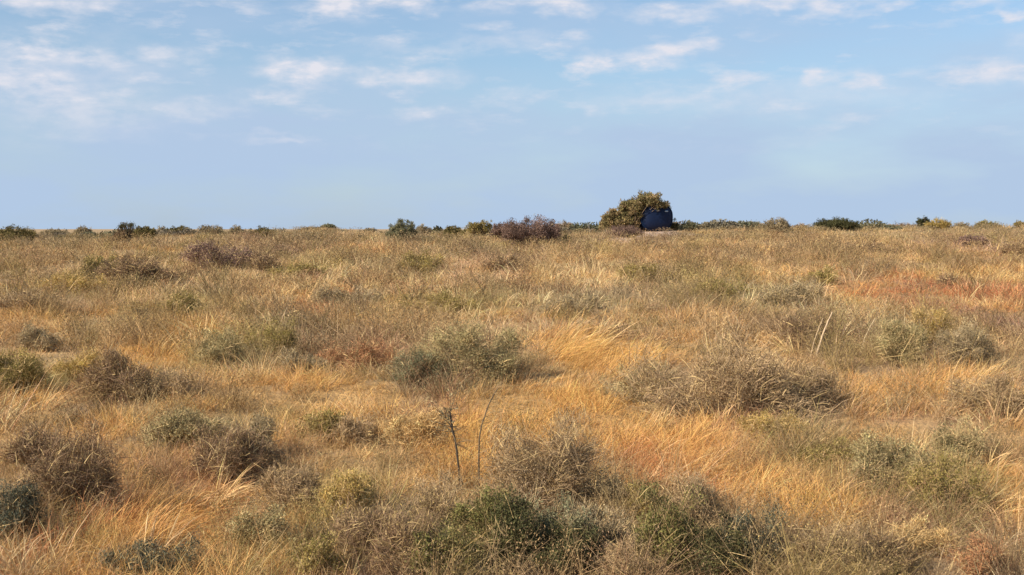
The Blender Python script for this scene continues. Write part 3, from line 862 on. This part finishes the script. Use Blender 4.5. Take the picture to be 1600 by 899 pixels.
# shrubs along the crest: px left, px right, py top, distance, kind, name, label
CREST = [
    (-8, 53, 354, 72, 'darkolive', 'olive_bush', 'broad dark olive bush at the left end of the crest'),
    (62, 112, 359, 150, 'grey', 'distant_scrub', 'thin dark line of distant scrub right of the leftmost crest bush'),
    (118, 146, 354, 120, 'grey', 'distant_scrub', 'small grey distant bush left of the little dark-crowned tree'),
    (174, 206, 359, 70, 'drydark', 'dry_shrub', 'brown shrub at the foot of the little dark-crowned tree'),
    (205, 246, 354, 74, 'darkolive', 'olive_bush', 'grey-olive bush right of the little dark-crowned tree'),
    (244, 262, 354, 92, 'grey', 'grey_shrub', 'small round grey bush peeping over the crest on the left'),
    (260, 308, 355, 90, 'darkolive', 'grey_shrub', 'long low grey-green mound on the crest left of the brown-grey mound'),
    (315, 352, 353, 88, 'grey', 'dry_shrub', 'rounded brown-grey mound of scrub on the left crest'),
    (357, 388, 354, 96, 'grey', 'grey_shrub', 'pale grey bush on the crest, left of the dark green one'),
    (388, 434, 355, 73, 'darkolive', 'dark_bush', 'dark green bush at the left foot of the raised crest'),
    (500, 528, 350, 84, 'bluegreen', 'grey_shrub', 'small grey-green cap of scrub on the raised crest'),
    (470, 506, 355, 84, 'grey', 'grey_shrub', 'low scrub left of the grey-green cap on the raised crest'),
    (566, 587, 356, 86, 'grey', 'grey_shrub', 'tiny low shrub on the crest left of the round blue-green bush'),
    (607, 650, 345, 68, 'bluegreen', 'round_bush', 'round blue-green bush standing clear on the crest'),
    (649, 674, 353, 88, 'grey', 'grey_shrub', 'low grey scrub just right of the round blue-green bush'),
    (674, 691, 354, 88, 'dark', 'dark_bush', 'small dark bush between low grey scrub and an olive bush'),
    (690, 728, 353, 76, 'darkolive', 'olive_bush', 'dark olive bush left of the taller rounded olive one'),
    (728, 768, 345, 78, 'olive', 'olive_bush', 'taller rounded olive bush left of the purple-brown thicket'),
    (765, 808, 350, 74, 'purple', 'purplish_shrub', 'lower purplish shrub on the left side of the purple-brown thicket'),
    (792, 878, 341, 64, 'purple', 'purplish_shrub', 'big purple-brown bare-twigged thicket on the crest'),
    (852, 904, 347, 84, 'dry', 'dry_shrub', 'grey-brown scrub sloping down right of the purple-brown thicket'),
    (877, 889, 367, 62, 'dark', 'dark_bush', 'tiny dark tuft at the right foot of the purple-brown thicket'),
    (944, 1004, 353, 71, 'purple', 'purplish_shrub', 'low pinkish scrub at the front foot of the largest bush'),
    (1047, 1060, 348, 76, 'dark', 'dark_bush', 'tiny dark bush touching the right side of the blue tank'),
    (1062, 1089, 346, 80, 'bluegreen', 'dark_bush', 'small dark grey-green bush right of the blue tank'),
    (1094, 1122, 350, 92, 'grey', 'grey_shrub', 'first low grey scrub clump right of the small bush beside the tank'),
    (1122, 1158, 349, 92, 'grey', 'grey_shrub', 'low grey scrub midway between the tank and the grey-purple bush'),
    (1160, 1194, 345, 84, 'sage', 'sage_shrub', 'pale sage mound left of the grey-purple bush on the right crest'),
    (1188, 1234, 343, 76, 'grey', 'purplish_shrub', 'grey-purple rounded bush on the right crest'),
    (1270, 1340, 342, 80, 'dark', 'dark_bush', 'wide low dark olive bush on the right crest'),
    (1340, 1368, 350, 92, 'grey', 'grey_shrub', 'pale grey scrub right of the wide low dark bush'),
    (1367, 1382, 346, 88, 'bluegreen', 'dark_bush', 'tiny dark tuft over the pale grey scrub on the right crest'),
    (1384, 1432, 349, 94, 'drydark', 'distant_scrub', 'long thin dark scrub line left of the small round dark green bush'),
    (1431, 1452, 339, 84, 'dark', 'dark_bush', 'small round dark green bush beside the straw mound'),
    (1444, 1482, 342, 80, 'yellow', 'straw_shrub', 'rounded straw-yellow mound on the right crest'),
    (1486, 1514, 349, 90, 'grey', 'distant_scrub', 'low grey scrub right of the straw mound'),
    (1520, 1562, 346, 90, 'olive', 'olive_bush', 'flat olive-brown scrub near the right end of the crest'),
    (1583, 1604, 345, 86, 'olive', 'olive_bush', 'small scrub clump at the right end of the crest'),
    (1496, 1544, 368, 60, 'purple', 'purplish_shrub', 'purple-brown patch shrub just below the right end of the crest'),
    (1240, 1262, 350, 88, 'dry', 'dry_shrub', 'little dry clump between the grey-purple and wide dark bushes'),
]
for i, (x0, x1, top, dst, kind, nm, lab) in enumerate(CREST):
    px = (x0 + x1) / 2
    x = (px - 800) / F * dst
    z = float(H(x, dst))
    h = max((HZ - top) / F * dst + CAMZ - z, .25)
    w = (x1 - x0) / F * dst
    make_shrub(nm, lab, 'bush' if 'bush' in nm else 'shrub', (x, dst, z), solid_dome(w * 1.12, h * 1.14, rs), kind, 300 + i, dst, group='shrubs along the crest of the slope', hair=.5, fill=2.6)

# the little tree with its dark crown
dst = 70.0; x = (199 - 800) / F * dst; z = float(H(x, dst))
hh = (HZ - 347.5) / F * dst + CAMZ - z
t_ = make_shrub('small_tree', 'little tree with a dark flat crown above the brown shrub on the left crest', 'tree', (x, dst, z),
                [(0, 0, hh - .2, .45, .4, .2), (-.3, 0, hh - .28, .25, .25, .12), (.28, 0, hh - .2, .24, .25, .15)], 'dark', 777, dst, trunk=.04, foliage='crown')

# the largest bush, leaning up to the right over the tank
BD = 76.0; S = BD / F
bx = (985 - 800) / F * BD; bz = float(H(bx, BD))
zb = lambda py: (HZ - py) * S + CAMZ - bz


def el(x0, x1, top, bot, dy=0, ry=None):
    zt, zb_ = zb(top), zb(bot)
    return ((((x0 + x1) / 2) - 985) * S, dy, (zt + zb_) / 2, (x1 - x0) / 2 * S * 1.08, ry or (x1 - x0) / 2 * S * .9, (zt - zb_) / 2 * 1.06)


make_shrub('large_bush', 'largest bush on the crest, olive and golden, leaning over the blue tank', 'bush', (bx, BD, bz),
           [el(934, 960, 344, 364), el(941, 985, 330, 364, 0, .8), el(958, 1006, 320, 366, .1, 1.1), el(978, 1018, 308, 352, .2, 1.1), el(996, 1026, 300, 332, -.7, .8),
            el(1004, 1034, 303, 333, -.9, .6), el(1010, 1042, 310, 332, -.8, .5), el(955, 990, 334, 366, -.3, .8), el(962, 1004, 317, 356, -.2, .9), el(975, 1012, 309, 344, -.3, .8), el(986, 1016, 302, 338, -.4, .7), el(968, 996, 312, 340, -.2, .8), el(948, 974, 326, 352, -.2, .8)], 'bigbush', 900, BD, hair=.5, fill=3.4, warm=False)
dd_ = BD + 3.3; dx_ = (1036 - 800) / F * dd_; dz_ = float(H(dx_, dd_)); dh_ = (HZ - 313) / F * dd_ + CAMZ - dz_  # right part of the large bush, its shade put into darker leaves
make_shrub('dark_bush', 'shaded right part of the largest bush, in darkened green, showing above the blue tank', 'bush', (dx_, dd_, dz_),
           [(0, 0, dh_ - .55, .55, .5, .5), (-.3, 0, dh_ - .35, .4, .4, .4), (0, 0, .7, .7, .5, .7)], 'dark', 901, dd_, warm=False, fill=2)
# a bare twig left of it
tx = (921 - 800) / F * 78; tz = float(H(tx, 78))
g = Geo()
tubes(g, np.array([[[0, 0, -.1], [.02, 0, .25], [-.03, 0, .45], [-.02, 0, .75]], [[0, 0, .2], [.08, 0, .3], [.2, 0, .38], [.3, .0, .40]], [[-.02, 0, .4], [-.06, 0, .5], [-.1, 0, .6], [-.12, 0, .7]]], float),
      np.full((3, 4), .016), np.array([[.25, .22, .2]] * 3))
tag(link('bare_twig', g.mesh('bare_twig'), M_STALK, loc=(tx, 78, tz)), 'tiny bare forked twig on the skyline left of the largest bush', 'twig')


# ------------------------------------------------------------------ the blue tank
def paint(name, col, rough, coat=0.0):
    m = bpy.data.materials.new(name); m.use_nodes = True
    t = m.node_tree; b = t.nodes['Principled BSDF']
    n = N(t, 'ShaderNodeTexNoise'); n.inputs['Scale'].default_value = 5; n.inputs['Detail'].default_value = 6
    tc = N(t, 'ShaderNodeTexCoord'); t.links.new(tc.outputs['Object'], n.inputs['Vector'])
    r = N(t, 'ShaderNodeMix', data_type='RGBA')
    r.inputs['A'].default_value = (*[c * .7 for c in col], 1); r.inputs['B'].default_value = (*[min(1, c * 1.3) for c in col], 1)
    t.links.new(n.outputs['Fac'], r.inputs['Factor']); t.links.new(r.outputs['Result'], b.inputs['Base Color'])
    b.inputs['Roughness'].default_value = rough; b.inputs['Coat Weight'].default_value = coat; b.inputs['Specular IOR Level'].default_value = .25
    return m


M_TANK = paint('navy_paint', (.0022, .010, .038), .6)  # navy darkened further to take in the shade of the bush
M_RIM = paint('navy_rim_highlight', (.006, .020, .058), .5)  # lighter blue paints in the highlight along the rim
M_GLINT = paint('glint_paint', (.30, .38, .46), .5)  # pale tone of the glints on the tank front


def super_ring(rx, rz, e=2.7, n=48):
    th = np.linspace(0, 2 * np.pi, n, endpoint=False)
    c, s = np.cos(th), np.sin(th)
    return np.stack([np.sign(c) * np.abs(c) ** (2 / e) * rx, np.zeros(n), np.sign(s) * np.abs(s) ** (2 / e) * rz], 1)


def loft(rings, cap=True):
    g = Geo(); n = len(rings[0]); co = np.concatenate(rings); i = np.arange(n)
    fs = [np.stack([k * n + i, k * n + (i + 1) % n, (k + 1) * n + (i + 1) % n, (k + 1) * n + i], 1) for k in range(len(rings) - 1)]
    g.add(co, fs, np.ones((len(co), 3)))
    if cap:
        for k in (0, len(rings) - 1):
            c = rings[k].mean(0)[None]
            base = g.n
            g.add(c, [], np.ones((1, 3)))
            g.ff.append(np.stack([np.full(n, base), k * n + (i + 1) % n, k * n + i], 1).ravel()); g.fn.append(np.full(n, 3))
    return g


TD = 75.8; TS = TD / F
tkx = (1024 - 800) / F * TD
tank_bot = (HZ - 361.5) * TS + CAMZ
RX, RZ = 26.5 * TS, 21.5 * TS
root = bpy.data.objects.new('water_tank', None); COL.objects.link(root)
root.location = (tkx, TD, tank_bot); root.rotation_euler = (0, 0, R(10))
tag(root, 'dark navy blue rounded tank lying half under the largest bush on the crest', 'tank')
prof = [(-.62, .05), (-.60, .35), (-.55, .62), (-.46, .80), (-.33, .92), (-.18, .98), (0, 1), (.12, 1.0), (.15, 1.02), (.2, 1.02), (.23, 1), (.8, 1), (.83, 1.02), (.88, 1.02), (.91, 1), (1.5, 1), (1.7, .96), (1.85, .85), (1.95, .6), (1.98, .1)]
rings = [super_ring(RX * k, RZ * k) + np.array([0, yy, RZ]) for yy, k in prof]
link('tank_body', loft(rings).mesh('tank_body', True), M_TANK, root)
rr = []
for a in np.linspace(0, 2 * np.pi, 9):
    rr.append(super_ring(RX * (.935 + .018 * math.cos(a)), RZ * (.935 + .018 * math.cos(a))) + np.array([0, -.335 + .03 * math.sin(a) - .012, RZ]))
link('front_rim', loft(rr, False).mesh('front_rim', True), M_RIM, root)
for (qx, qz, w_, h_) in ((1037, 330.5, 2.8, 1.2), (1024, 329.5, 1.5, .8)):  # small pale ovals standing in for glints on the tank front
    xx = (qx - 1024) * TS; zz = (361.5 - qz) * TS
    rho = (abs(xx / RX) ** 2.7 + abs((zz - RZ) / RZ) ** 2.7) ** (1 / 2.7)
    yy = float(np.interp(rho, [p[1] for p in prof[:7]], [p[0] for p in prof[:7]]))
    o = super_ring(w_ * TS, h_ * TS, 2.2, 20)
    link('painted_glint', loft([o * .9 + np.array([xx, yy - .06, zz]), o + np.array([xx, yy - .04, zz]), o + np.array([xx, yy + .12, zz])]).mesh('painted_glint'), M_GLINT, root)


# ------------------------------------------------------------------ single stalks in the foreground
def stalk(name, label, pts, depth_px, r0, r1, tone, seeds=0, seedtone=None, cat='stalk', sides=5, leafy=False):
    """pts: (px, py) down-up outline at the distance where its foot stands"""
    x0, y0, z0 = unproject(*depth_px)
    s = y0 / F
    P = np.array([[(px - depth_px[0]) * s, .03 * k, (depth_px[1] - py) * s] for k, (px, py) in enumerate(pts)])
    P[0, 2] -= .05
    tt = np.linspace(0, 1, len(P)); tq = np.linspace(0, 1, 14)
    Q = np.stack([np.interp(tq, tt, P[:, j]) for j in range(3)], 1)
    Q[1:-1] = (Q[:-2] + 2 * Q[1:-1] + Q[2:]) / 4
    root = bpy.data.objects.new(name, None); COL.objects.link(root); root.location = (x0, y0, z0)
    tag(root, label, cat)
    g = Geo(); rng = np.random.default_rng(int(depth_px[0]))
    Q[1:-1] += rng.standard_normal((12, 3)) * r0 * .22
    tubes(g, Q[None], np.linspace(r0, r1, 14)[None], np.array([tone]), sides)
    link('stem', g.mesh('stem'), M_STALK, root)
    if leafy:                                            # forked twiggy top, spreading to the left
        gb = Geo(); nb = 16
        k = rng.integers(9, 14, nb); a0 = Q[k]
        dv = np.stack([rng.uniform(-1.0, .45, nb), rng.standard_normal(nb) * .35, rng.uniform(.15, 1.0, nb)], 1)
        ln_ = rng.uniform(.10, .30, nb)[:, None]
        t3 = np.linspace(0, 1, 4)[None, :, None]
        Pb = a0[:, None] + dv[:, None] * ln_[:, None] * t3 + rng.standard_normal((nb, 4, 3)) * .012 * t3
        tubes(gb, Pb, np.linspace(1, .4, 4)[None] * np.full((nb, 1), .0045), np.repeat(np.array([tone]) * 1.6, nb, 0))
        link('twigs', gb.mesh('twigs'), M_STALK, root)
        gl = Geo(); nl = 240
        ii = rng.integers(0, nb, nl); tt2 = rng.uniform(.3, 1.05, nl)[:, None]
        pl = a0[ii] + dv[ii] * ln_[ii] * tt2 + rng.standard_normal((nl, 3)) * .02
        leaves(gl, pl, np.array([0, 0, .2]), rng.uniform(.018, .04, nl), .4, np.array([[.30, .23, .12], [.20, .15, .08], [.42, .33, .17]])[rng.integers(0, 3, nl)], rng)
        link('leaves', gl.mesh('leaves'), M_LEAF, root)
    if seeds:
        gs = Geo()
        k = rng.integers(7, 14, seeds)
        rt = Q[k] + rng.standard_normal((seeds, 3)) * .004
        d = np.stack([rng.uniform(.2, 1, seeds), rng.standard_normal(seeds) * .4, rng.uniform(-.3, .7, seeds)], 1); d /= np.linalg.norm(d, axis=1, keepdims=True)
        ribbons(gs, rt, d, rng.uniform(.05, .2, seeds), np.full(seeds, .006), rng.uniform(.3, 1, seeds), np.repeat(np.array([seedtone]), seeds, 0), rng)
        link('seed_head', gs.mesh('seed_head'), M_GRASS, root)


stalk('dark_stalk', 'dark brown stalk with a branching leafy top, left of the slender arching one', [(719, 765), (718, 740), (712, 700), (706, 670), (702, 645)], (719, 765), .013, .008, (.06, .045, .03), 22, (.22, .15, .08), leafy=True)
stalk('arching_stalk', 'slender dark stalk arching right with drooping seed sprays', [(748, 765), (748, 720), (748, 685), (755, 655), (768, 622), (785, 600)], (748, 765), .010, .005, (.13, .09, .05), 26, (.36, .24, .11))
stalk('pale_stalk', 'pale straw-coloured broad stalk leaning to the right below the red soil', [(1274, 558), (1282, 535), (1292, 508), (1302, 488)], (1274, 560), .022, .009, (.54, .39, .24))
stalk('pale_stalk', 'thin pale stalk leaning left of the pale broad one', [(1266, 556), (1272, 535), (1281, 512), (1288, 497)], (1266, 560), .011, .005, (.50, .36, .21))
stalk('pale_stalk', 'short stalk with a dark side just right of the pale broad stalk', [(1310, 545), (1316, 525), (1322, 508)], (1310, 548), .015, .007, (.22, .14, .09))
stalk('pale_stalk', 'second pale leaning stalk, beside the sage shrub under the red soil', [(1344, 548), (1354, 522), (1368, 498)], (1344, 552), .014, .006, (.50, .38, .22))
stalk('dark_stalk', 'dark upright stem rising out of the darkest bush at bottom centre', [(800, 895), (799, 850), (803, 815), (801, 782)], (800, 900), .016, .006, (.06, .045, .035), 10, (.25, .18, .1))
